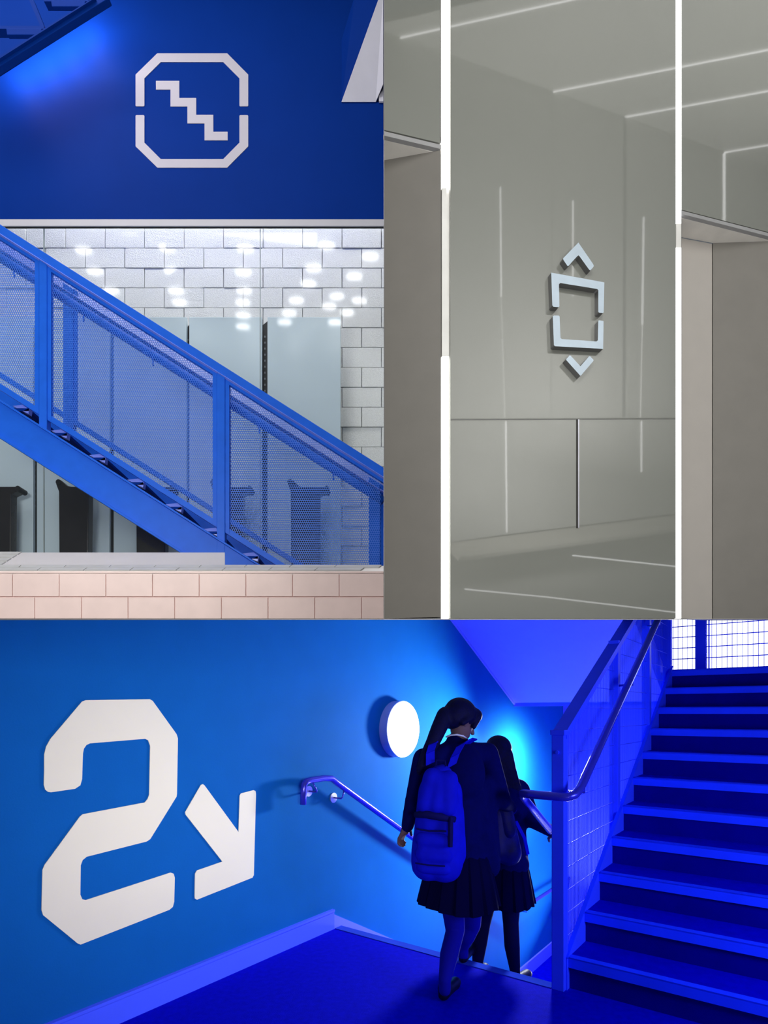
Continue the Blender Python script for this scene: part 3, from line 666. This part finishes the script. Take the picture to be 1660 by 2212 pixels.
# the big level number and arrow
def C2(l): return [(x / 2.371, 1337 + y / 2.371) for x, y in l]
two = [(262, 888), (385, 870), (412, 852), (421, 820), (425, 690), (430, 665), (443, 646), (462, 637), (745, 614), (760, 622), (770, 650), (765, 900), (757, 922), (742, 940), (425, 1000), (410, 1012), (230, 1258), (218, 1285), (213, 1490), (221, 1517), (398, 1662), (413, 1668), (868, 1490), (886, 1475), (893, 1448), (896, 1325), (890, 1305), (875, 1299), (440, 1440), (422, 1436), (412, 1412), (414, 1262), (424, 1235), (445, 1218), (752, 1140), (770, 1128), (905, 910), (907, 895), (912, 612), (905, 590), (783, 420), (768, 411), (440, 416), (420, 424), (258, 615), (236, 655), (227, 695), (227, 770), (225, 850), (232, 875), (247, 886)]
arr = [(1040, 846), (1048, 852), (1223, 1092), (1229, 905), (1236, 893), (1300, 877), (1310, 882), (1312, 895), (1301, 1312), (1294, 1325), (1010, 1438), (999, 1432), (998, 1420), (1000, 1305), (1010, 1288), (1140, 1243), (952, 1003), (949, 990), (1030, 850)]
tag(MB().prism([onwall(u, v, .004) for u, v in C2(two)], H(-.004, 0, 0)).build('level_number', M['cream']), 'large cream numeral 2 on the blue wall', 'sign')
tag(MB().prism([onwall(u, v, .004) for u, v in C2(arr)], H(-.004, 0, 0)).build('direction_arrow', M['cream']), 'cream arrow pointing down right, beside the numeral', 'sign')
# window at the head of the stairs, and its guard
wn = struct(MB().hbox(-1.56, NR, AE + .03, AE + .06, 1.97, 3.2).build('window_2', M['window_glass'], clip=True))
b = MB()
for n in (-1.57, 1.2): b.hbox(n - .02, n + .02, AE - .02, AE + .03, 1.97, 3.2)
b.build('window_frame', M['hall_rail'], wn, clip=True)
wg = thing('landing_guard', 'blue wire mesh guard in front of the bright landing window', 'guard rail', H(-.8, 7.7, 1.95))
for n0, n1 in ((-1.185, -1.075), (-1.052, -1.042), (.3, .38)):
    MB().hbox(n0, n1, 7.66, 7.72, 1.95, 3.2).build('post', M['hall_rail'], wg, clip=True)
b = MB(); n = -1.62
while n < NR - .03:
    b.tube([H(n, 7.7, 1.95), H(n, 7.7, 3.1)], .0032, 5, caps=False); n += .05
z = 2.05
while z < 3.0:
    b.tube([H(-1.62, 7.69, z), H(NR - .03, 7.69, z)], .006, 5, caps=False); z += .125
stuff(b.build('wire_mesh', M['hall_rail'], wg, clip=True))

# ================================================================== PEOPLE
def blob(name, prims, voxel, mats, parent, smooth=6, mfun=None):
    """one continuous skin over tapered limbs and ellipsoids"""
    bm = bmesh.new()
    for p in prims:
        if p[0] == 'c':
            _, a, ra, c, rc = p; a, c = Vector(a), Vector(c); d = c - a; n = 14
            q = d.to_track_quat('Z', 'Y').to_matrix() if d.length > 1e-6 else Matrix.Identity(3)
            rings = []
            for h, k_ in [(-1, 0), (-.8, .6), (-.5, .866), (0, 1)]: rings.append((a, ra * h, ra * max(k_, .05)))
            for h, k_ in [(0, 1), (.5, .866), (.8, .6), (1, 0)]: rings.append((c, rc * h, rc * max(k_, .05)))
            vv = [[bm.verts.new(o_ + q @ Vector((rr * math.cos(6.28318 * j / n), rr * math.sin(6.28318 * j / n), h))) for j in range(n)] for o_, h, rr in rings]
            for i in range(len(vv) - 1):
                for j in range(n): bm.faces.new((vv[i][j], vv[i][(j + 1) % n], vv[i + 1][(j + 1) % n], vv[i + 1][j]))
            bm.faces.new(vv[0][::-1]); bm.faces.new(vv[-1])
        else:
            _, c, rad, basis = p
            mtx = Matrix.Translation(c) @ (basis.to_4x4() if basis else Matrix.Identity(4)) @ Matrix.Diagonal((*rad, 1))
            bmesh.ops.create_uvsphere(bm, u_segments=20, v_segments=14, radius=1, matrix=mtx)
    me = bpy.data.meshes.new(name); bm.to_mesh(me); bm.free()
    tmp = bpy.data.objects.new('tmp', me); COL.objects.link(tmp)
    md = tmp.modifiers.new('r', 'REMESH'); md.mode = 'VOXEL'; md.voxel_size = voxel
    dg = bpy.context.evaluated_depsgraph_get(); m2 = bpy.data.meshes.new_from_object(tmp.evaluated_get(dg))
    bpy.data.objects.remove(tmp)
    bm = bmesh.new(); bm.from_mesh(m2)
    for _ in range(smooth): bmesh.ops.smooth_vert(bm, verts=bm.verts, factor=.5, use_axis_x=True, use_axis_y=True, use_axis_z=True)
    for f in bm.faces:
        f.smooth = True
    m2.name = name; m2.materials.clear()
    for m in (mats if isinstance(mats, (list, tuple)) else [mats]): m2.materials.append(m)
    if mfun:
        for f in bm.faces: f.material_index = mfun(f.calc_center_median())
    bm.to_mesh(m2); bm.free()
    return link(name, m2, parent)
def basis_from(fwd, upv=(0, 0, 1)):
    f = Vector(fwd).normalized(); r = f.cross(Vector(upv)).normalized(); u = r.cross(f)
    return Matrix((r, f, u)).transposed()       # columns: right, forward, up
def ell(c, rad, B=None): return ('e', Vector(c), rad, B)
def cap(a, ra, c, rc): return ('c', a, ra, c, rc)
def head_prims(c, B):
    g = lambda x, y, z: c + B @ Vector((x, y, z))
    return [ell(g(0, -.012, .022), (.073, .092, .088), B), ell(g(0, .022, -.035), (.058, .066, .078), B), cap(g(0, .05, -.09), .03, g(0, .03, -.07), .045),
            cap(g(0, .082, .005), .009, g(0, .106, -.028), .014), ell(g(0, .072, .028), (.05, .018, .012), B),
            ell(g(.074, -.005, -.015), (.009, .018, .03), B), ell(g(-.074, -.005, -.015), (.009, .018, .03), B), ell(g(0, .083, -.058), (.024, .012, .010), B)]
def hand_prims(wr, d, palmn, L_=.17, curl=.5, thumb=1):
    d = Vector(d).normalized(); n_ = Vector(palmn).normalized(); s = d.cross(n_).normalized()
    pr = [cap(wr, .024, wr + d * .03, .027)]
    for i in range(4):
        off = s * (.024 - .016 * i); pr.append(cap(wr + d * .01 + off * .7, .014, wr + d * .085 + off, .0115))
        ln = (.062, .074, .070, .054)[i]; k0 = wr + d * .088 + off
        k1 = k0 + (d * math.cos(curl * .6) + n_ * math.sin(curl * .6)) * ln * .5
        k2 = k1 + (d * math.cos(curl * 1.6) + n_ * math.sin(curl * 1.6)) * ln * .32
        k3 = k2 + (d * math.cos(curl * 2.4) + n_ * math.sin(curl * 2.4)) * ln * .25
        pr += [cap(k0, .0098, k1, .009), cap(k1, .009, k2, .0082), cap(k2, .0082, k3, .0074)]
    t0 = wr + d * .022 + s * .026 * thumb; t1 = t0 + (d * .7 + s * .7 * thumb + n_ * .25).normalized() * .042; t2 = t1 + (d * .9 + s * .25 * thumb + n_ * .4).normalized() * .034
    return pr + [cap(t0, .0135, t1, .011), cap(t1, .011, t2, .009)]
def shoe(name, heel, toe, parent, lift=0):
    h, t = Vector(heel), Vector(toe); f = (t - h).normalized(); up = Vector((0, 0, 1)); up = (up - f * up.dot(f)).normalized()
    return blob(name, [cap(h + up * .034, .032, h + f * .07 + up * .036, .033), cap(h + f * .07 + up * .034, .033, t - f * .04 + up * .026, .034), cap(t - f * .06 + up * .026, .036, t - f * .02 + up * .022, .028),
                       cap(h + up * .05, .03, h + up * .075, .034)], .007, M['shoe'], parent, 4)
def skirt(name, c, rx, ry, z0, rx1, ry1, z1, B, pleats, m, parent, sway=(0, 0)):
    """pleated skirt: closed double-walled loft with overlapping folds"""
    n = pleats * 6; vs = []; R = []
    for layer in (0, 1):
        for h in range(9):
            t = h / 8; z = z0 + (z1 - z0) * t
            for j in range(n):
                a = 2 * math.pi * j / n; ph = (j % 6) / 6; saw = (1 - ph) * .016 * (.25 + t) - layer * .004
                x = (rx + (rx1 - rx) * t ** .8 + saw) * math.cos(a); y = (ry + (ry1 - ry) * t ** .8 + saw) * math.sin(a)
                hem = .008 * math.sin(a * 3 + 1) * t
                vs.append(c + B @ Vector((x + sway[0] * t, y + sway[1] * t, 0)) + Vector((0, 0, z + hem)))
    fs = []
    for layer in (0, 1):
        o_ = layer * 9 * n
        for h in range(8):
            for j in range(n):
                q = (o_ + h * n + j, o_ + h * n + (j + 1) % n, o_ + (h + 1) * n + (j + 1) % n, o_ + (h + 1) * n + j); fs.append(q if layer else q[::-1])
    for h in (0, 8):
        for j in range(n): fs.append((h * n + j, h * n + (j + 1) % n, 9 * n + h * n + (j + 1) % n, 9 * n + h * n + j))
    return MB().add(vs, fs).build(name, m, parent, smooth=False)

# ---- student with the backpack
D1 = 3.5
def q1(u, v, d=D1): return px(u, v, d)
FW = Vector((AX, AY, 0)); RT = Vector((NX, NY, 0))          # walking direction and its right
BB = basis_from(FW)
heelL = Vector((q1(958, 2150, 3.27).x, 3.25, 0.0)); heelR = Vector((.49, 3.74, 0.0))
p1 = thing('person', 'person in navy blazer and pleated skirt, seen from behind with a backpack', 'person', (.42, 3.5, 0))
hd = q1(997, 1556); HB = basis_from((.80, .38, -.50))
neck = q1(987, 1604); chest = q1(984, 1680); waist = q1(986, 1780); pel = q1(992, 1862)
shL, shR = q1(917, 1640, 3.42), q1(1052, 1628, 3.58)
elL, wrL = q1(893, 1738, 3.40), q1(880, 1786, 3.46)
elR, wrR = q1(1085, 1730, 3.60), q1(1105, 1745, 3.80)
hipL, hipR = q1(972, 1885, 3.46), q1(1018, 1885, 3.55)
knL, anL = q1(984, 2010, 3.46), Vector((heelL.x + .005, heelL.y - .01, .115))
knR, anR = q1(1020, 1998, 3.70), Vector((heelR.x, heelR.y, .10))
toeL = heelL + Vector((.10, .20, 0)); toeR = heelR + Vector((.09, .20, 0))
prims = head_prims(hd, HB) + [cap(neck - Vector((0, 0, .03)), .055, hd - Vector((0, 0, .06)), .05),
    ell(chest + Vector((0, 0, .04)), (.15, .095, .17), BB), ell(waist, (.115, .085, .14), BB), ell(pel, (.15, .11, .12), BB),
    cap(neck - Vector((0, 0, .06)), .06, shL, .048), cap(neck - Vector((0, 0, .06)), .06, shR, .048),
    cap(shL, .048, elL, .036), cap(elL, .036, wrL, .024), cap(shR, .048, elR, .036), cap(elR, .036, wrR, .024),
    cap(hipL, .085, knL, .056), cap(knL, .054, (knL + anL) / 2 - FW * .012, .052), cap((knL + anL) / 2 - FW * .012, .052, anL, .034), cap(anL, .034, anL - Vector((0, 0, .05)), .034),
    cap(hipR, .085, knR, .056), cap(knR, .054, (knR + anR) / 2 - FW * .012, .052), cap((knR + anR) / 2 - FW * .012, .052, anR, .034), cap(anR, .034, anR - Vector((0, 0, .05)), .034)]
prims += hand_prims(wrL, q1(866, 1812, 3.50) - wrL, RT * 1, curl=.55, thumb=-1) + hand_prims(wrR, FW + Vector((0, 0, -.4)), -RT, curl=.5, thumb=1)
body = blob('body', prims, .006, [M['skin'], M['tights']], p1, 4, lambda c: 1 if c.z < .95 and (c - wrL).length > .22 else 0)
g = lambda x, y, z: hd + HB @ Vector((x, y, z))
for sx in (-1, 1):
    MB().disc(g(.03 * sx, .083, .012), HB @ Vector((0, 1, 0)), .010, .006, 14).build('eye', M['hair'], body)
hairp = [ell(g(0, -.025, .035), (.088, .100, .088), HB), ell(g(0, -.06, .0), (.082, .07, .085), HB), ell(g(0, .055, .066), (.068, .052, .045), HB), cap(g(.058, .062, .055), .02, g(.068, .055, -.015), .014), cap(g(-.058, .062, .055), .02, g(-.068, .055, -.015), .014),
         cap(g(.07, .01, .03), .022, g(.078, -.03, -.03), .02), cap(g(-.07, .01, .03), .022, g(-.078, -.03, -.03), .02)]
tail = [q1(962, 1545, 3.45), q1(948, 1575, 3.40), q1(935, 1605, 3.36), q1(920, 1632, 3.345), q1(908, 1660, 3.36), q1(903, 1690, 3.38)]
for i, (a, c) in enumerate(zip(tail[:-1], tail[1:])): hairp.append(cap(a, (.05, .046, .04, .032, .022)[i], c, (.046, .04, .032, .022, .008)[i]))
blob('hair', hairp, .008, M['hair'], p1, 3)
bz = [cap(neck - Vector((0, 0, .0)), .066, chest + Vector((0, 0, .06)), .12), ell(chest + Vector((0, 0, .03)), (.185, .125, .19), BB), ell(waist, (.155, .115, .2), BB), ell(pel + Vector((0, 0, .045)), (.175, .135, .14), BB),
      cap(neck - Vector((0, 0, .055)), .068, shL, .064), cap(neck - Vector((0, 0, .055)), .068, shR, .066), cap(shL, .068, elL, .052), cap(elL, .052, wrL, .038), cap(shR, .072, elR, .056), cap(elR, .056, wrR, .04),
      cap(q1(1005, 1640), .07, q1(1055, 1870), .075), cap(q1(1045, 1700, 3.56), .07, q1(1062, 1855, 3.56), .06)]
blob('blazer', bz, .012, M['navy'], p1, 5)
MB().tube([q1(964, 1592, 3.46), q1(974, 1588, 3.437), q1(988, 1587, 3.43), q1(1001, 1590, 3.44), q1(1011, 1597, 3.475)], .005, 8).build('collar', M['shirt'], p1, smooth=True)
skirt('skirt', Vector((pel.x, pel.y, 0)), .165, .13, pel.z + .06, .232, .20, q1(990, 1952).z, BB, 16, M['skirt'], p1, sway=(-.005, .0))
shoe('shoe', heelL, toeL, p1); shoe('shoe', heelR, toeR, p1)
# ---- backpack
bpck = thing('backpack', 'blue rucksack on the back of the nearer student', 'backpack', q1(950, 1890, 3.3))
def rbox(name, c, rad, B, m, parent, n=.35, seg=24):
    """superellipsoid soft box"""
    vs = []; fs = []; sp = lambda x, p: math.copysign(abs(x) ** p, x)
    for i in range(seg // 2 + 1):
        ph = -math.pi / 2 + math.pi * i / (seg // 2)
        for j in range(seg):
            th = 2 * math.pi * j / seg
            vs.append(Vector(c) + B @ Vector((rad[0] * sp(math.cos(ph), n) * sp(math.cos(th), n), rad[1] * sp(math.cos(ph), n) * sp(math.sin(th), n), rad[2] * sp(math.sin(ph), n))))
    for i in range(seg // 2):
        for j in range(seg): fs.append((i * seg + j, i * seg + (j + 1) % seg, (i + 1) * seg + (j + 1) % seg, (i + 1) * seg + j))
    b = MB().add(vs, fs); me = bpy.data.meshes.new(name); me.from_pydata(b.v, [], b.f); me.materials.append(m)
    bm = bmesh.new(); bm.from_mesh(me); bmesh.ops.remove_doubles(bm, verts=bm.verts, dist=1e-4); bmesh.ops.recalc_face_normals(bm, faces=bm.faces)
    for f in bm.faces: f.smooth = True
    bm.to_mesh(me); bm.free(); return link(name, me, parent)
UPB = (q1(955, 1640, 3.3) - q1(944, 1895, 3.26)).normalized()
PB = basis_from(Vector((.22, .97, .02)), UPB)
pb = lambda x, y, z: q1(947, 1768, 3.29) + PB @ Vector((x, y, z))
blob('pack_body', [cap(pb(-.045, 0, -.25), .10, pb(-.03, 0, .15), .085), cap(pb(.045, 0, -.25), .10, pb(.045, 0, .15), .085), cap(pb(0, 0, .17), .088, pb(.01, 0, .23), .07),
                   cap(pb(.11, .02, -.2), .05, pb(.095, .02, .05), .045), cap(pb(-.10, .02, -.2), .05, pb(-.08, .02, .05), .04)], .012, M['pack'], bpck, 6)
blob('pack_flap', [cap(pb(-.06, -.075, .085), .05, pb(-.03, -.045, .23), .055), cap(pb(.06, -.07, .075), .05, pb(.055, -.045, .22), .055), cap(pb(0, -.08, .085), .05, pb(.01, -.05, .22), .05)], .010, M['pack'], bpck, 5)
fp_ = blob('front_pocket', [cap(pb(-.065, -.07, -.25), .04, pb(.055, -.07, -.25), .04), cap(pb(-.065, -.075, -.10), .045, pb(.055, -.075, -.10), .045), cap(pb(-.065, -.075, -.18), .045, pb(.055, -.075, -.18), .045)], .010, M['pack'], bpck, 5)
MB().tube([pb(-.115, -.07, .025), pb(-.05, -.10, .04), pb(.03, -.10, .03), pb(.10, -.07, .015)], [.016, .024, .022, .016], 10).build('flap_shadow_fold', M['pack_dark'], bpck, smooth=True)  # crumpled fold, kept dark as the shadow line under the flap
MB().tube([pb(-.10, -.115, -.04), pb(-.03, -.125, -.045), pb(.06, -.12, -.04)], .005, 6).build('zip', M['pack_dark'], fp_)
MB().tube([pb(-.10, -.11, -.225), pb(-.03, -.122, -.226), pb(.06, -.118, -.225)], .004, 6).build('zip', M['pack_dark'], fp_)
MB().tube([pb(.08, -.095, .03), pb(.082, -.118, -.03), pb(.085, -.122, -.12)], [.012, .014, .012], 8).build('buckle_strap', M['pack_dark'], fp_)
def ribbon(name, pts, wv, t, m, parent):
    b = MB(); P = [Vector(p) for p in pts]; wv = Vector(wv)
    for a, c in zip(P[:-1], P[1:]):
        n = (c - a).cross(wv).normalized() * t
        b.hexa([a - wv - n, a + wv - n, a + wv + n, a - wv + n, c - wv - n, c + wv - n, c + wv + n, c - wv + n])
    return b.build(name, m, parent)
ribbon('shoulder_strap', [q1(930, 1650, 3.28), q1(930, 1625, 3.285), q1(935, 1608, 3.31), q1(943, 1600, 3.37)], (.024, .004, .01), .004, M['pack'], bpck)
ribbon('shoulder_strap', [q1(976, 1655, 3.28), q1(984, 1632, 3.29), q1(996, 1610, 3.32), q1(1012, 1600, 3.40), q1(1022, 1602, 3.48)], (.026, .004, .014), .004, M['pack'], bpck)
MB().tube([pb(-.02, -.02, .29), pb(-.015, -.025, .32), pb(.03, -.025, .32), pb(.035, -.02, .29)], .006, 6).build('grab_loop', M['pack_dark'], bpck)

# ---- student ahead, one step down
D2 = 3.95
def q2(u, v, d=D2): return px(u, v, d)
p2 = thing('person', 'person with long dark hair ahead on the first step, reaching for the rail', 'person', (.85, 3.95, -.1755))
hd2 = q2(1079, 1630); HB2 = basis_from((.55, .75, -.36))
neck2 = q2(1076, 1668); chest2 = q2(1080, 1735); waist2 = q2(1083, 1820); pel2 = q2(1086, 1880)
sL2, sR2 = q2(1030, 1700, 3.88), q2(1124, 1704, 4.0)
eL2, wL2 = q2(1035, 1790, 3.98), q2(1050, 1830, 4.15)
eR2, wR2 = q2(1152, 1772, 3.92), H(-1.43, 3.86, zrail - .335)
hL2, hR2 = q2(1060, 1895), q2(1104, 1895)
hlL = Vector((.60, 3.88, -.1755)); hlR = Vector((.825, 3.80, -.1755))
kL2, aL2 = q2(1044, 1990, 3.98), hlL + Vector((0, 0, .10)); kR2, aR2 = q2(1104, 1990, 3.93), hlR + Vector((.0, 0, .10))
prims = head_prims(hd2, HB2) + [cap(neck2 - Vector((0, 0, .03)), .052, hd2 - Vector((0, 0, .06)), .048),
    ell(chest2, (.14, .09, .17), BB), ell(waist2, (.11, .085, .14), BB), ell(pel2, (.14, .11, .12), BB),
    cap(neck2 - Vector((0, 0, .05)), .055, sL2, .046), cap(neck2 - Vector((0, 0, .05)), .055, sR2, .046),
    cap(sL2, .046, eL2, .034), cap(eL2, .034, wL2, .023), cap(sR2, .046, eR2, .035), cap(eR2, .035, wR2, .023),
    cap(hL2, .08, kL2, .053), cap(kL2, .052, (kL2 + aL2) / 2 - FW * .012, .05), cap((kL2 + aL2) / 2 - FW * .012, .05, aL2, .033), cap(aL2, .033, aL2 - Vector((0, 0, .05)), .033),
    cap(hR2, .08, kR2, .053), cap(kR2, .052, (kR2 + aR2) / 2 - FW * .012, .05), cap((kR2 + aR2) / 2 - FW * .012, .05, aR2, .033), cap(aR2, .033, aR2 - Vector((0, 0, .05)), .033)]
prims += hand_prims(wL2, FW + Vector((0, 0, -.5)), RT, curl=.5, thumb=-1) + hand_prims(wR2, FW * .8 + Vector((0, 0, -.5)), Vector((0, 0, -1)) + RT * .2, curl=.9, thumb=1)
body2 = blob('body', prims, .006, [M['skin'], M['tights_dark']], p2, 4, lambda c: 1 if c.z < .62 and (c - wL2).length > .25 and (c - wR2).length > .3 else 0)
g2 = lambda x, y, z: hd2 + HB2 @ Vector((x, y, z))
for sx in (-1, 1): MB().disc(g2(.03 * sx, .083, .012), HB2 @ Vector((0, 1, 0)), .010, .006, 14).build('eye', M['hair'], body2)
hp2 = [ell(g2(0, -.022, .035), (.086, .098, .086), HB2), ell(g2(0, -.06, 0), (.08, .07, .085), HB2)]
for du in (-16, -6, 6, 16, 24):
    c_ = [q2(1076 + du * .9, 1628, 3.88), q2(1082 + du, 1665, 3.86), q2(1092 + du * 1.1, 1705, 3.86), q2(1100 + du * 1.3, 1735 - abs(du) * .5, 3.88)]
    for a, c, ra, rc in zip(c_[:-1], c_[1:], (.034, .032, .028), (.032, .028, .012)): hp2.append(cap(a, ra, c, rc))
blob('hair', hp2, .009, M['hair'], p2, 3)
bz2 = [ell(chest2 + Vector((0, 0, .01)), (.175, .12, .19), BB), ell(waist2, (.155, .12, .2), BB), ell(pel2 + Vector((0, 0, .05)), (.18, .14, .13), BB),
       cap(neck2 - Vector((0, 0, .045)), .062, sL2, .06), cap(neck2 - Vector((0, 0, .045)), .062, sR2, .062), cap(sL2, .062, eL2, .05), cap(eL2, .05, wL2, .037), cap(sR2, .064, eR2, .054), cap(eR2, .054, wR2 - (wR2 - eR2) * .08, .04),
       cap(q2(1120, 1780), .05, q2(1128, 1858), .045)]
blob('blazer', bz2, .012, M['navy'], p2, 5)
skirt('skirt', Vector((pel2.x, pel2.y, 0)), .16, .13, pel2.z + .06, .20, .17, q2(1090, 1948).z, BB, 16, M['skirt'], p2)
shoe('shoe', hlL, hlL + Vector((.09, .19, 0)), p2); shoe('shoe', hlR, hlR + Vector((.13, .16, 0)), p2)
sb = thing('shoulder_bag', 'crumpled navy shoulder bag on the back of the student ahead', 'bag', q2(1080, 1860, 3.75))
SBB = basis_from(Vector((.2, .97, 0)))
sc = q2(1079, 1790, 3.76); sbp = lambda x, y, z: sc + SBB @ Vector((x, y, z))
blob('bag_body', [cap(sbp(-.06, 0, -.15), .075, sbp(-.045, 0, .12), .055), cap(sbp(.06, 0, -.15), .08, sbp(.03, 0, .12), .055), cap(sbp(0, -.03, -.13), .075, sbp(0, -.01, .1), .06)], .011, M['bag'], sb, 4)
blob('bag_flap', [cap(sbp(-.05, -.045, .0), .045, sbp(-.04, -.02, .13), .05), cap(sbp(.06, -.045, -.01), .045, sbp(.03, -.02, .13), .05)], .011, M['bag'], sb, 4)
ribbon('bag_strap', [q2(1070, 1735, 3.77), q2(1072, 1705, 3.80), q2(1085, 1690, 3.86), q2(1105, 1686, 3.95)], (.018, .004, .008), .004, M['bag'], sb)
ribbon('hanging_strap', [sbp(.10, 0, .05), sbp(.155, .02, -.06), sbp(.175, .03, -.16)], (.010, .003, .003), .003, M['pack'], sb)
